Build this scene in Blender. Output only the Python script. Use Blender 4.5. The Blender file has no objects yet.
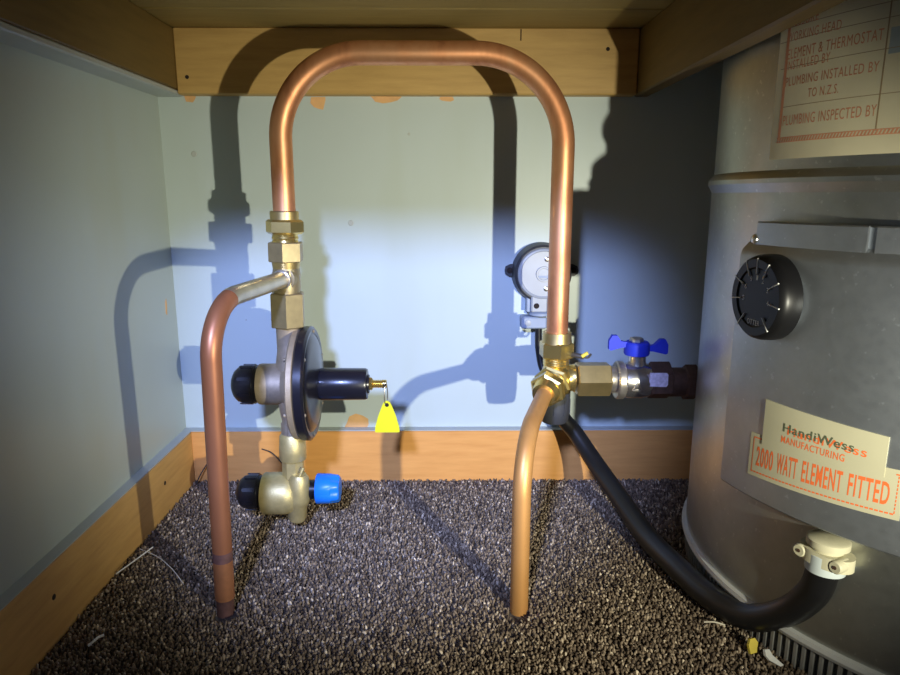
import bpy, math, random
import numpy as np
from mathutils import Vector, Matrix

random.seed(7)
rng = np.random.default_rng(7)
R = math.radians
scene = bpy.context.scene
COL = scene.collection

# ------------------------------------------------------------------ camera
CAM = Vector((0.0, 0.0, 0.42))
PITCH, YAW, FPX = R(12.0), R(0.6), 670.0
cam_data = bpy.data.cameras.new('camera')
cam_data.sensor_width = 36.0
cam_data.lens = 36.0 * FPX / 900.0
cam_data.clip_start = 0.01
cam = bpy.data.objects.new('camera', cam_data)
cam.location = CAM
cam.rotation_euler = (R(90) - PITCH, 0, -YAW)
COL.objects.link(cam)
scene.camera = cam

# ------------------------------------------------------------------ light
world = bpy.data.worlds.new('room_ambient')
world.use_nodes = True
scene.world = world
world.node_tree.nodes['Background'].inputs[0].default_value = (0.62, 0.74, 1.0, 1)
world.node_tree.nodes['Background'].inputs[1].default_value = 0.075

TORCH = Vector((0.405, -0.056, 0.285))
ld = bpy.data.lights.new('hand_torch', 'SPOT')
ld.energy = 40.0
ld.color = (1.0, 0.965, 0.77)
ld.spot_size = R(62)
ld.spot_blend = 1.0
ld.shadow_soft_size = 0.007
torch = bpy.data.objects.new('hand_torch', ld)
torch.location = TORCH
COL.objects.link(torch)

ld2 = bpy.data.lights.new('head_torch', 'SPOT')
ld2.energy = 102.0
ld2.color = (0.35, 0.46, 1.0)
ld2.spot_size = R(35)
ld2.spot_blend = 0.7
ld2.shadow_soft_size = 0.042
lamp2 = bpy.data.objects.new('head_torch', ld2)
lamp2.location = (-0.17, -0.30, 0.76)
COL.objects.link(lamp2)

scene.view_settings.view_transform = 'Standard'
scene.view_settings.look = 'None'
scene.view_settings.gamma = 1.0
scene.view_settings.use_curve_mapping = False
scene.view_settings.exposure = 0.0


def aim(o, target):
    d = Vector(target) - o.location
    o.rotation_euler = d.to_track_quat('-Z', 'Y').to_euler()


# a photograph pixel turned into a point of the place, at a given depth or height
_f = Vector((math.sin(YAW) * math.cos(PITCH), math.cos(YAW) * math.cos(PITCH), -math.sin(PITCH)))
_r = Vector((math.cos(YAW), -math.sin(YAW), 0))
_u = _r.cross(_f)


def ray(px, py):
    return _f * FPX + _r * (px - 450.0) + _u * (337.5 - py)


def at(px, py, Y=None, z=None):
    d = ray(px, py)
    t = (Y - CAM.y) / d.y if Y is not None else (z - CAM.z) / d.z
    return CAM + d * t


YW, YL, YD = 0.95, 0.788, 0.607
aim(torch, at(418, 318, YW))
aim(lamp2, at(402, 368, YW))

# ------------------------------------------------------------------ materials
MATS = {}


def newmat(name):
    m = bpy.data.materials.new(name)
    m.use_nodes = True
    nt = m.node_tree
    b = nt.nodes['Principled BSDF']
    MATS[name] = m
    return m, nt, b


def noise(nt, scale, detail=4, rough=0.55, coord='Object', stretch=(1, 1, 1)):
    tc = nt.nodes.new('ShaderNodeTexCoord')
    mp = nt.nodes.new('ShaderNodeMapping')
    mp.inputs['Scale'].default_value = stretch
    nt.links.new(tc.outputs[coord], mp.inputs['Vector'])
    n = nt.nodes.new('ShaderNodeTexNoise')
    n.inputs['Scale'].default_value = scale
    n.inputs['Detail'].default_value = detail
    n.inputs['Roughness'].default_value = rough
    nt.links.new(mp.outputs[0], n.inputs['Vector'])
    return n


def ramp(nt, src, stops):
    r = nt.nodes.new('ShaderNodeValToRGB')
    el = r.color_ramp.elements
    while len(el) < len(stops):
        el.new(0.5)
    for e, (p, c) in zip(el, stops):
        e.position = p
        e.color = (*c, 1) if len(c) == 3 else c
    nt.links.new(src, r.inputs[0])
    return r


def bump(nt, b, src, strength, dist):
    n = nt.nodes.new('ShaderNodeBump')
    n.inputs['Strength'].default_value = strength
    n.inputs['Distance'].default_value = dist
    nt.links.new(src, n.inputs['Height'])
    nt.links.new(n.outputs[0], b.inputs['Normal'])


def mixc(nt, fac, a, b_):
    m = nt.nodes.new('ShaderNodeMix')
    m.data_type = 'RGBA'
    nt.links.new(fac, m.inputs[0])
    for s, v in ((m.inputs[6], a), (m.inputs[7], b_)):
        if isinstance(v, tuple):
            s.default_value = (*v, 1)
        else:
            nt.links.new(v, s)
    return m.outputs[2]


def simple(name, col, rough=0.5, metal=0.0, var=0.15, scale=40, bmp=0.0, coat=0.0, bscale=None):
    m, nt, b = newmat(name)
    n = noise(nt, scale)
    lo = tuple(c * (1 - var) for c in col)
    hi = tuple(min(1, c * (1 + var)) for c in col)
    r = ramp(nt, n.outputs[0], [(0.3, lo), (0.7, hi)])
    nt.links.new(r.outputs[0], b.inputs['Base Color'])
    b.inputs['Roughness'].default_value = rough
    b.inputs['Metallic'].default_value = metal
    b.inputs['Coat Weight'].default_value = coat
    if bmp:
        n2 = noise(nt, bscale or scale * 4)
        bump(nt, b, n2.outputs[0], bmp, 0.0006)
    return m


def wood(name, dark, light, axis='X', rough=0.55, ring=9.0):
    m, nt, b = newmat(name)
    st = {'X': (1.6, 14, 14), 'Y': (14, 1.6, 14), 'Z': (14, 14, 1.6)}[axis]
    n = noise(nt, ring, 6, 0.6, stretch=st)
    n2 = noise(nt, 5, 3)
    r = ramp(nt, n.outputs[0], [(0.30, dark), (0.48, tuple((a + c) / 2 for a, c in zip(dark, light))), (0.7, light)])
    r2 = ramp(nt, n2.outputs[0], [(0.3, tuple(c * 0.82 for c in light)), (0.7, light)])
    f = nt.nodes.new('ShaderNodeValue')
    f.outputs[0].default_value = 0.5
    nt.links.new(mixc(nt, f.outputs[0], r.outputs[0], r2.outputs[0]), b.inputs['Base Color'])
    b.inputs['Roughness'].default_value = rough
    bump(nt, b, n.outputs[0], 0.15, 0.001)
    return m


def painted(name, col, stain):
    m, nt, b = newmat(name)
    n = noise(nt, 6, 5)
    n2 = noise(nt, 3.0, 3, stretch=(3, 3, 0.7))
    base = ramp(nt, n.outputs[0], [(0.3, tuple(c * 0.94 for c in col)), (0.75, col)])
    f = ramp(nt, n2.outputs[0], [(0.52, (0, 0, 0)), (0.72, (0.45, 0.45, 0.45))])
    nt.links.new(mixc(nt, f.outputs[0], base.outputs[0], stain), b.inputs['Base Color'])
    b.inputs['Roughness'].default_value = 0.42
    b.inputs['Specular IOR Level'].default_value = 0.4
    bump(nt, b, noise(nt, 60, 4).outputs[0], 0.08, 0.001)
    return m


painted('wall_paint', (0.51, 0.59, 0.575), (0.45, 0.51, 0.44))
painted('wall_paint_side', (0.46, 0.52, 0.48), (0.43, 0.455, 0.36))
painted('grey_primer', (0.46, 0.49, 0.46), (0.36, 0.38, 0.34))
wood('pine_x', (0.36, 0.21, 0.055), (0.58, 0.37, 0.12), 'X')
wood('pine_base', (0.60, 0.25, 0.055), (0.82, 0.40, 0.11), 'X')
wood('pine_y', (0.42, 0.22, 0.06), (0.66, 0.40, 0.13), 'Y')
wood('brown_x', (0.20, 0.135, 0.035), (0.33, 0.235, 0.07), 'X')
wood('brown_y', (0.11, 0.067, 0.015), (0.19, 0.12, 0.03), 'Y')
simple('hole_dark', (0.02, 0.012, 0.008), 0.9)
simple('bare_wood', (0.72, 0.42, 0.18), 0.7)

# copper
m, nt, b = newmat('copper')
n = noise(nt, 30, 6, stretch=(1, 1, 0.35))
n2 = noise(nt, 220, 3)
c1 = ramp(nt, n.outputs[0], [(0.32, (0.48, 0.19, 0.085)), (0.48, (0.72, 0.33, 0.155)), (0.72, (0.84, 0.45, 0.24))])
nt.links.new(c1.outputs[0], b.inputs['Base Color'])
b.inputs['Metallic'].default_value = 0.72
r_ = ramp(nt, n.outputs[0], [(0.3, (0.50,) * 3), (0.7, (0.36,) * 3)])
nt.links.new(r_.outputs[0], b.inputs['Roughness'])
bump(nt, b, n2.outputs[0], 0.05, 0.0005)

# duller, browner copper of the pipes that go into the floor; bare band and tarnish at the foot
m, nt, b = newmat('copper_brown')
n = noise(nt, 18, 5, stretch=(1, 1, 0.3))
c1 = ramp(nt, n.outputs[0], [(0.3, (0.36, 0.135, 0.055)), (0.55, (0.47, 0.19, 0.085)), (0.75, (0.58, 0.27, 0.14))])
nt.links.new(c1.outputs[0], b.inputs['Base Color'])
b.inputs['Metallic'].default_value = 0.55
b.inputs['Roughness'].default_value = 0.42

m, nt, b = newmat('copper_orange')
n = noise(nt, 18, 5, stretch=(1, 1, 0.3))
c1 = ramp(nt, n.outputs[0], [(0.3, (0.62, 0.30, 0.085)), (0.55, (0.72, 0.37, 0.12)), (0.75, (0.76, 0.43, 0.17))])
nt.links.new(c1.outputs[0], b.inputs['Base Color'])
b.inputs['Metallic'].default_value = 0.5
b.inputs['Roughness'].default_value = 0.45

simple('copper_bare', (0.66, 0.28, 0.12), 0.4, 0.7, 0.12, 60)
simple('copper_tarnish', (0.23, 0.12, 0.10), 0.5, 0.6, 0.3, 80)
simple('tinned', (0.62, 0.55, 0.42), 0.3, 0.85, 0.15, 40)
simple('solder', (0.78, 0.76, 0.70), 0.3, 0.9, 0.1, 60)
simple('brass', (0.60, 0.45, 0.18), 0.38, 0.9, 0.12, 60, 0.05)
simple('brass_bright', (0.80, 0.60, 0.20), 0.26, 0.92, 0.08, 60)
simple('brass_grey', (0.40, 0.32, 0.17), 0.42, 0.75, 0.15, 60, 0.1)
simple('cast_bronze', (0.46, 0.37, 0.25), 0.55, 0.55, 0.1, 120, 0.5, bscale=900)
simple('cast_brass', (0.60, 0.50, 0.23), 0.46, 0.62, 0.1, 120, 0.4, bscale=700)
simple('nickel', (0.66, 0.63, 0.58), 0.25, 0.95, 0.1, 60)
simple('nickel_aged', (0.52, 0.47, 0.38), 0.35, 0.85, 0.35, 90)
simple('rusty_shaded', (0.10, 0.055, 0.035), 0.7, 0.3, 0.3, 80)  # rust brown, darkened to carry the shadow on the inlet
simple('black_plastic', (0.008, 0.008, 0.012), 0.32, 0, 0.1, 50)
simple('black_enamel', (0.010, 0.010, 0.016), 0.28, 0.0, 0.1, 60, 0.12, 0.15)
simple('knob_black', (0.006, 0.006, 0.007), 0.36)
MATS['knob_black'].node_tree.nodes['Principled BSDF'].inputs['Specular IOR Level'].default_value = 0.22
simple('black_rubber', (0.010, 0.010, 0.011), 0.36)
simple('blue_plastic', (0.012, 0.20, 0.86), 0.35, 0, 0.05)
simple('blue_handle', (0.015, 0.035, 0.55), 0.6, 0, 0.08)
simple('yellow_plastic', (0.70, 0.69, 0.015), 0.45, 0, 0.03)
simple('lilac_tone', (0.72, 0.66, 0.80), 0.6, 0, 0.2, 300)
simple('grey_plastic', (0.34, 0.36, 0.37), 0.4, 0, 0.06)
simple('grey_dark_plastic', (0.035, 0.036, 0.038), 0.45, 0, 0.1)
simple('slate_plastic', (0.28, 0.33, 0.40), 0.5, 0, 0.1)
simple('conduit_grey', (0.042, 0.044, 0.05), 0.45, 0, 0.1)
simple('cream_plastic', (0.55, 0.52, 0.36), 0.45, 0, 0.08)
simple('white_plastic', (0.52, 0.58, 0.58), 0.4, 0, 0.05)
simple('label_paper', (0.50, 0.475, 0.33), 0.6, 0, 0.05, 15)
simple('label_paper_old', (0.80, 0.73, 0.49), 0.65, 0, 0.1, 12)
simple('label_orange', (0.80, 0.16, 0.04), 0.6, 0, 0.06)
simple('label_red_faded', (0.74, 0.33, 0.18), 0.65, 0, 0.12, 60)
simple('label_ink', (0.10, 0.12, 0.07), 0.6, 0, 0.1)
simple('label_rule', (0.42, 0.30, 0.16), 0.7)
simple('label_blue_stamp', (0.40, 0.47, 0.46), 0.7)
simple('dial_mark', (0.80, 0.80, 0.76), 0.6)
simple('straw', (0.72, 0.66, 0.52), 0.7)
simple('paper_scrap', (0.80, 0.80, 0.76), 0.7)
simple('yellow_chip', (0.70, 0.55, 0.06), 0.6)
simple('dark_wire', (0.04, 0.035, 0.03), 0.6)
simple('tray_metal', (0.44, 0.44, 0.41), 0.5, 0.5, 0.15, 60)
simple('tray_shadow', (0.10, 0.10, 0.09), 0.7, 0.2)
simple('lip_white', (0.66, 0.67, 0.64), 0.45, 0.2, 0.06)


def galv(name, col, metal, rough):
    m, nt, b = newmat(name)
    n = noise(nt, 28, 6, 0.7)
    v = nt.nodes.new('ShaderNodeTexVoronoi')
    v.inputs['Scale'].default_value = 130
    tc = nt.nodes.new('ShaderNodeTexCoord')
    nt.links.new(tc.outputs['Object'], v.inputs['Vector'])
    c = ramp(nt, n.outputs[0], [(0.30, tuple(x * 0.88 for x in col)), (0.55, col), (0.78, tuple(x * 1.10 for x in col))])
    n3 = noise(nt, 170, 2)
    sp = ramp(nt, n3.outputs[0], [(0.66, (0, 0, 0)), (0.74, (0.55, 0.55, 0.55))])
    nt.links.new(mixc(nt, sp.outputs[0], c.outputs[0], tuple(min(1, x * 1.5) for x in col)), b.inputs['Base Color'])
    b.inputs['Metallic'].default_value = metal
    rr = ramp(nt, v.outputs['Distance'], [(0.0, (rough - 0.02,) * 3), (0.6, (rough + 0.03,) * 3)])
    nt.links.new(rr.outputs[0], b.inputs['Roughness'])
    bump(nt, b, n.outputs[0], 0.06, 0.001)


galv('galvanised', (0.47, 0.48, 0.45), 0.92, 0.36)
galv('galvanised_cover', (0.43, 0.46, 0.50), 0.86, 0.40)

# carpet
m, nt, b = newmat('carpet')
a = nt.nodes.new('ShaderNodeAttribute')
a.attribute_name = 'tuft'
nt.links.new(a.outputs['Color'], b.inputs['Base Color'])
b.inputs['Roughness'].default_value = 0.95
b.inputs['Specular IOR Level'].default_value = 0.1
simple('carpet_base', (0.075, 0.062, 0.052), 0.95, 0, 0.4, 260)


# ------------------------------------------------------------------ mesh builder
class MB:
    def __init__(s):
        s.v, s.f = [], []

    def add(s, vs, fs):
        o = len(s.v)
        s.v += [Vector(x) for x in vs]
        s.f += [tuple(i + o for i in f) for f in fs]
        return s

    def rings(s, rings, closed=True, caps=(True, True)):
        n = len(rings[0])
        vs = [p for r in rings for p in r]
        fs = []
        for k in range(len(rings) - 1):
            for i in range(n if closed else n - 1):
                j = (i + 1) % n
                fs.append((k * n + i, k * n + j, (k + 1) * n + j, (k + 1) * n + i))
        if caps[0]:
            fs.append(tuple(reversed(range(n))))
        if caps[1]:
            fs.append(tuple(range((len(rings) - 1) * n, len(rings) * n)))
        return s.add(vs, fs)

    def lathe(s, p0, axis, prof, segs=32, rot=0.0, ref=None, squash=None, caps=(True, True)):
        ax = Vector(axis).normalized()
        rf = Vector(ref) if ref else (Vector((0, 0, 1)) if abs(ax.z) < 0.9 else Vector((0, -1, 0)))
        u = (rf - ax * rf.dot(ax)).normalized()
        w = ax.cross(u)
        p0 = Vector(p0)
        rs = []
        for (t, r) in prof:
            r = max(r, 1e-5)
            rs.append([p0 + ax * t + u * (r * math.cos(rot + 2 * math.pi * i / segs)) + w * (r * math.sin(rot + 2 * math.pi * i / segs)) for i in range(segs)])
        return s.rings(rs, caps=caps)

    def hexa(s, p0, axis, L, r, rot=0.0, ref=None, ch=0.12, segs=6):
        c = r * ch
        return s.lathe(p0, axis, [(0, r - c), (c * 0.8, r), (L - c * 0.8, r), (L, r - c)], segs, rot, ref)

    def tube(s, pts, r, segs=20, caps=(True, True)):
        pts = [Vector(p) for p in pts]
        n = len(pts)
        rr = r if isinstance(r, (list, tuple)) else [r] * n
        tan = [(pts[min(i + 1, n - 1)] - pts[max(i - 1, 0)]).normalized() for i in range(n)]
        u = tan[0].orthogonal().normalized()
        rs = []
        for i in range(n):
            u = (u - tan[i] * u.dot(tan[i])).normalized()
            w = tan[i].cross(u)
            rs.append([pts[i] + (u * math.cos(2 * math.pi * k / segs) + w * math.sin(2 * math.pi * k / segs)) * rr[i] for k in range(segs)])
        return s.rings(rs, caps=caps)

    def box(s, lo, hi, bev=0.0):
        x0, y0, z0 = lo
        x1, y1, z1 = hi
        if bev <= 0:
            vs = [(x0, y0, z0), (x1, y0, z0), (x1, y1, z0), (x0, y1, z0), (x0, y0, z1), (x1, y0, z1), (x1, y1, z1), (x0, y1, z1)]
            return s.add(vs, [(3, 2, 1, 0), (4, 5, 6, 7), (0, 1, 5, 4), (1, 2, 6, 5), (2, 3, 7, 6), (3, 0, 4, 7)])
        bb = bev

        def loop(z, i):
            return [Vector(p) for p in ((x0 + i + bb, y0 + i, z), (x1 - i - bb, y0 + i, z), (x1 - i, y0 + i + bb, z), (x1 - i, y1 - i - bb, z),
                                        (x1 - i - bb, y1 - i, z), (x0 + i + bb, y1 - i, z), (x0 + i, y1 - i - bb, z), (x0 + i, y0 + i + bb, z))]
        return s.rings([loop(z0, bb), loop(z0 + bb, 0), loop(z1 - bb, 0), loop(z1, bb)])

    def prism(s, poly, origin, ux, uy, depth):
        """2D polygon in plane (ux, uy) at origin, extruded by the vector depth."""
        o, ux, uy, d = Vector(origin), Vector(ux), Vector(uy), Vector(depth)
        a = [o + ux * p[0] + uy * p[1] for p in poly]
        bq = [p + d for p in a]
        return s.rings([a, bq])

    def build(s, name, mat, parent=None, smooth=True, angle=35):
        me = bpy.data.meshes.new(name)
        if parent is not None:
            org = parent_origin(parent)
        else:
            xs = [p.x for p in s.v]
            ys = [p.y for p in s.v]
            zs = [p.z for p in s.v]
            org = Vector(((min(xs) + max(xs)) / 2, (min(ys) + max(ys)) / 2, min(zs)))
        me.from_pydata([tuple(p - org) for p in s.v], [], s.f)
        import bmesh
        bm = bmesh.new()
        bm.from_mesh(me)
        bmesh.ops.recalc_face_normals(bm, faces=bm.faces)
        bm.to_mesh(me)
        bm.free()
        if smooth:
            me.shade_smooth()
            me.set_sharp_from_angle(angle=R(angle))
        me.materials.append(MATS[mat])
        o = bpy.data.objects.new(name, me)
        COL.objects.link(o)
        ORG[o.name] = org
        if parent is not None:
            o.parent = parent
        else:
            o.location = org
        return o


ORG = {}


def parent_origin(o):
    return ORG[o.name]


def tag(o, label, cat, group=None, kind=None):
    o['label'] = label
    o['category'] = cat
    if group:
        o['group'] = group
    if kind:
        o['kind'] = kind
    return o


def struct(o):
    o['kind'] = 'structure'
    return o


def thing(name, loc, label, cat, group=None):
    o = bpy.data.objects.new(name, None)
    o.empty_display_size = 0.02
    o.location = loc
    COL.objects.link(o)
    ORG[o.name] = Vector(loc)
    return tag(o, label, cat, group)


def fillet(pts, radii, n=12):
    pts = [Vector(p) for p in pts]
    out = [pts[0]]
    for i in range(1, len(pts) - 1):
        p, a, c = pts[i], (pts[i - 1] - pts[i]), (pts[i + 1] - pts[i])
        la, lc = a.length, c.length
        a.normalize()
        c.normalize()
        ang = a.angle(c)
        r = radii[i - 1]
        d = min(r / math.tan(ang / 2), la * 0.98, lc * 0.98)
        r = d * math.tan(ang / 2)
        bis = (a + c).normalized()
        cen = p + bis * (r / math.sin(ang / 2))
        s0, s1 = p + a * d - cen, p + c * d - cen
        tot = s0.angle(s1)
        axn = s0.cross(s1).normalized()
        for k in range(n + 1):
            out.append(cen + Matrix.Rotation(tot * k / n, 3, axn) @ s0)
    out.append(pts[-1])
    return out


def spline(pts, n=10):
    pts = [Vector(p) for p in pts]
    P = [pts[0] * 2 - pts[1]] + pts + [pts[-1] * 2 - pts[-2]]
    out = []
    for i in range(1, len(P) - 2):
        a, b_, c, d = P[i - 1], P[i], P[i + 1], P[i + 2]
        for k in range(n):
            t = k / n
            out.append(0.5 * ((2 * b_) + (c - a) * t + (2 * a - 5 * b_ + 4 * c - d) * t * t + (3 * b_ - a - 3 * c + d) * t ** 3))
    out.append(pts[-1])
    return out


def ring2d(r, n, a0=0.0):
    return [(r * math.cos(a0 + 2 * math.pi * i / n), r * math.sin(a0 + 2 * math.pi * i / n)) for i in range(n)]


def text2d(s, bold=0.0):
    """flat glyph outline mesh of a string: (verts, faces, width), cap height about 0.7"""
    cu = bpy.data.curves.new('glyphs', 'FONT')
    cu.body = s
    cu.resolution_u = 3
    cu.offset = bold
    cu.space_character = 1.12
    o = bpy.data.objects.new('glyphs', cu)
    COL.objects.link(o)
    dg = bpy.context.evaluated_depsgraph_get()
    dg.update()
    ev = o.evaluated_get(dg)
    me = ev.to_mesh()
    vs = [(p.co.x, p.co.y) for p in me.vertices]
    fs = [tuple(p.vertices) for p in me.polygons]
    ev.to_mesh_clear()
    bpy.data.objects.remove(o)
    bpy.data.curves.remove(cu)
    x0 = min(p[0] for p in vs)
    x1 = max(p[0] for p in vs)
    y0 = min(p[1] for p in vs)
    y1 = max(p[1] for p in vs)
    return [((x - x0) / (x1 - x0), (y - y0) / (y1 - y0)) for x, y in vs], fs


# ------------------------------------------------------------------ the cupboard
XL, XR = -0.382, 0.86
ZC = 0.632
YF = 0.30                                       # front of the cupboard

fl = struct(MB().box((-1.0, -0.8, -0.02), (1.2, YW + 0.02, 0.0)).build('floor', 'carpet_base', smooth=False))
wb = struct(MB().box((XL - 0.02, YW, -0.0), (XR + 0.02, YW + 0.02, ZC + 0.05)).build('wall_back', 'wall_paint', smooth=False))
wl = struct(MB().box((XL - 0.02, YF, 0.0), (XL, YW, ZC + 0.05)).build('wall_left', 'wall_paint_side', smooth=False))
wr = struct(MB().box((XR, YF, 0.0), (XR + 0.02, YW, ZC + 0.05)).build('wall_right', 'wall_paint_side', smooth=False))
ce = struct(MB().box((XL, YF, ZC + 0.018), (XR, YW, ZC + 0.05)).build('ceiling', 'brown_x', smooth=False))
y0 = YW
for k in range(6):
    y1 = y0 - 0.108
    MB().box((XL, y1 + 0.0012, ZC), (XR, y0 - 0.0012, ZC + 0.02), 0.0025).build('plank', 'brown_x', ce)
    y0 = y1

ZB = at(400, 94.5, YW - 0.02).z                  # underside of the back batten
tb = struct(MB().box((XL + 0.034, YW - 0.02, ZB), (0.2565, YW, ZC), 0.0015).build('trim_1', 'pine_x'))
for (px, py) in ((187, 77), (608, 49)):
    p = at(px, py, YW - 0.0202)
    MB().lathe(p, (0, -1, 0), [(0, 0.0026), (0.0004, 0.0024)], 12).build('nail_hole', 'hole_dark', tb)
p = at(521, 34, YW - 0.0202)
MB().box((p.x - 0.0007, YW - 0.0204, p.z - 0.008), (p.x + 0.0007, YW - 0.02, p.z + 0.006)).build('grain_split', 'hole_dark', tb)
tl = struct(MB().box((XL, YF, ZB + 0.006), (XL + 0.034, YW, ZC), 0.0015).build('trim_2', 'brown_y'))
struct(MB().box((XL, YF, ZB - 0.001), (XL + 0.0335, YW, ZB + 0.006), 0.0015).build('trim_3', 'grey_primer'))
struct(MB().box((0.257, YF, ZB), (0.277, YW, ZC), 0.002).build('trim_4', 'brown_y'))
# unseen front rail, added to keep the blue light off the upper wall
struct(MB().box((XL - 0.02, YF - 0.02, 0.574), (XR + 0.02, YF, ZC + 0.05), 0.002).build('added_shade_rail', 'pine_x'))

ZBB = at(400, 431, YW - 0.015).z
bb = struct(MB().box((XL, YW - 0.015, 0.0), (XR, YW, ZBB), 0.0015).build('baseboard_back', 'pine_base'))
MB().box((XL, YW - 0.0148, ZBB), (XR, YW, ZBB + 0.0012)).build('paint_edge', 'grey_primer', bb, smooth=False)
bl = struct(MB().box((XL, YF, 0.0), (XL + 0.013, YW - 0.015, ZBB), 0.0015).build('baseboard_left', 'pine_y'))
MB().box((XL, YF, ZBB), (XL + 0.0128, YW - 0.015, ZBB + 0.0012)).build('paint_edge', 'grey_primer', bl, smooth=False)
struct(MB().box((XR - 0.013, YF, 0.0), (XR, YW - 0.015, ZBB), 0.0015).build('baseboard_right', 'pine_y'))


def on_left(px, py, X):
    d = ray(px, py)
    return CAM + d * (X / d.x)


for (px, py) in ((165, 483), (54, 597)):
    p = on_left(px, py, XL + 0.0131)
    MB().lathe(p, (1, 0, 0), [(0, 0.003), (0.0004, 0.0026)], 10).build('knot', 'hole_dark', bl)


def chip(px, py, w, h, n=11, flat=None):
    """bare patch where the paint has flaked off, w x h in photo pixels"""
    c = at(px, py, YW)
    k = 0.95 / 670
    poly = []
    for i in range(n):
        a_ = 2 * math.pi * i / n
        rr = random.uniform(0.75, 1.1)
        y = math.sin(a_) * h * k * 0.5 * rr
        if flat == 'top':
            y = min(y, 0.15 * h * k)
        if flat == 'bottom':
            y = max(y, -0.45 * h * k)
        poly.append((math.cos(a_) * w * k * 0.5 * rr, y))
    return MB().prism(poly, c, (1, 0, 0), (0, 0, 1), (0, -0.0004, 0)).build('paint_chip', 'bare_wood', wb, smooth=False)


chip(190, 97, 13, 12, flat='top')
chip(319, 100, 16, 18, flat='top')
chip(385, 97, 30, 12, flat='top')
chip(447, 98, 16, 7, flat='top')
chip(358, 424, 27, 22, flat='bottom')
p = on_left(166, 306, XL)
MB().prism([(-0.003, -0.010), (0.001, -0.013), (0.003, 0.002), (0.002, 0.010), (-0.002, 0.006)], p, (0, 1, 0), (0, 0, 1), (0.0004, 0, 0)).build('paint_chip', 'bare_wood', wl, smooth=False)
for (px, py, r) in ((351, 223, 0.004), (194, 154, 0.004), (409, 134, 0.002), (246, 320, 0.0012)):
    MB().lathe(at(px, py, YW), (0, -1, 0), [(0, r), (0.0006, r * 0.8)], 12).build('paint_blob', 'grey_primer', wb)


# carpet pile --------------------------------------------------------------
def carpet():
    sp = 0.0031
    xs = np.arange(-0.385, 0.60, sp)
    ys = np.arange(0.40, YW - 0.016, sp)
    X, Y = np.meshgrid(xs, ys)
    X = X.ravel() + rng.uniform(-0.45, 0.45, X.size) * sp
    Y = Y.ravel() + rng.uniform(-0.45, 0.45, Y.size) * sp
    keep = (X > XL + 0.014) & (((X - 0.550) ** 2 + (Y - 0.660) ** 2) > 0.266 ** 2)
    for (px, py, rr) in ((225.5, 613.5, 0.012), (519, 611.5, 0.0115)):
        q = at(px, py, z=0.006)
        keep &= ((X - q.x) ** 2 + (Y - q.y) ** 2) > rr ** 2
    X, Y = X[keep], Y[keep]
    n = X.size
    h = rng.uniform(0.0035, 0.0068, n)
    w = rng.uniform(0.0011, 0.0018, n)
    lx = rng.normal(0, 0.0017, n)
    ly = rng.normal(0, 0.0017, n)
    a0 = rng.uniform(0, math.pi, n)
    V = np.zeros((n, 9, 3))
    for k in range(4):
        ca, sa = np.cos(a0 + k * math.pi / 2), np.sin(a0 + k * math.pi / 2)
        V[:, k, 0] = X + ca * w * 0.8
        V[:, k, 1] = Y + sa * w * 0.8
        V[:, k, 2] = 0
        V[:, 4 + k, 0] = X + lx * 0.7 + ca * w
        V[:, 4 + k, 1] = Y + ly * 0.7 + sa * w
        V[:, 4 + k, 2] = h * 0.75
    V[:, 8, 0] = X + lx
    V[:, 8, 1] = Y + ly
    V[:, 8, 2] = h
    F4 = np.array([[k, (k + 1) % 4, 4 + (k + 1) % 4, 4 + k] for k in range(4)])
    F3 = np.array([[4 + k, 4 + (k + 1) % 4, 8] for k in range(4)])
    base = (np.arange(n) * 9)[:, None, None]
    q = (F4[None] + base).reshape(n, -1)
    t = (F3[None] + base).reshape(n, -1)
    loops = np.concatenate([q, t], axis=1).ravel()
    tot = np.tile(np.array([4] * 4 + [3] * 4), n)
    start = np.concatenate([[0], np.cumsum(tot)[:-1]])
    me = bpy.data.meshes.new('carpet_pile')
    me.vertices.add(n * 9)
    me.vertices.foreach_set('co', V.ravel())
    me.loops.add(loops.size)
    me.loops.foreach_set('vertex_index', loops.astype(np.int32))
    me.polygons.add(tot.size)
    me.polygons.foreach_set('loop_start', start.astype(np.int32))
    me.polygons.foreach_set('loop_total', tot.astype(np.int32))
    me.update()
    me.validate()
    pal = np.array([[0.10, 0.082, 0.072], [0.15, 0.125, 0.108], [0.21, 0.178, 0.155], [0.30, 0.262, 0.232], [0.065, 0.052, 0.046], [0.46, 0.42, 0.38]])
    idx = rng.choice(6, n, p=[0.27, 0.28, 0.2, 0.1, 0.11, 0.04])
    c = pal[idx] * rng.uniform(0.8, 1.2, (n, 1)) * np.array([1.38, 1.26, 1.02])
    col = np.ones((n, 9, 4))
    col[:, :, :3] = c[:, None, :]
    at_ = me.attributes.new('tuft', 'FLOAT_COLOR', 'POINT')
    at_.data.foreach_set('color', col.ravel())
    me.materials.append(MATS['carpet'])
    o = bpy.data.objects.new('carpet_pile', me)
    COL.objects.link(o)
    tag(o, 'speckled grey-brown carpet pile covering the cupboard floor', 'carpet', kind='stuff')


carpet()

# ------------------------------------------------------------------ hot water cylinder
CX, CY, RT = 0.550, 0.660, 0.270
RC = RT + 0.019


def cyl(px, py, r):
    """angle and height where the sight line through a pixel meets the cylinder of radius r"""
    d = ray(px, py)
    a_ = d.x * d.x + d.y * d.y
    bq = d.x * -CX + d.y * -CY
    c = CX * CX + CY * CY - r * r
    t = (-bq - math.sqrt(max(bq * bq - a_ * c, 0))) / a_
    p = CAM + d * t
    an = math.atan2(p.y - CY, p.x - CX)
    return (an + 2 * math.pi if an < 0 else an), p.z


def cp(r, a_, z):
    return Vector((CX + r * math.cos(a_), CY + r * math.sin(a_), z))


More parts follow.
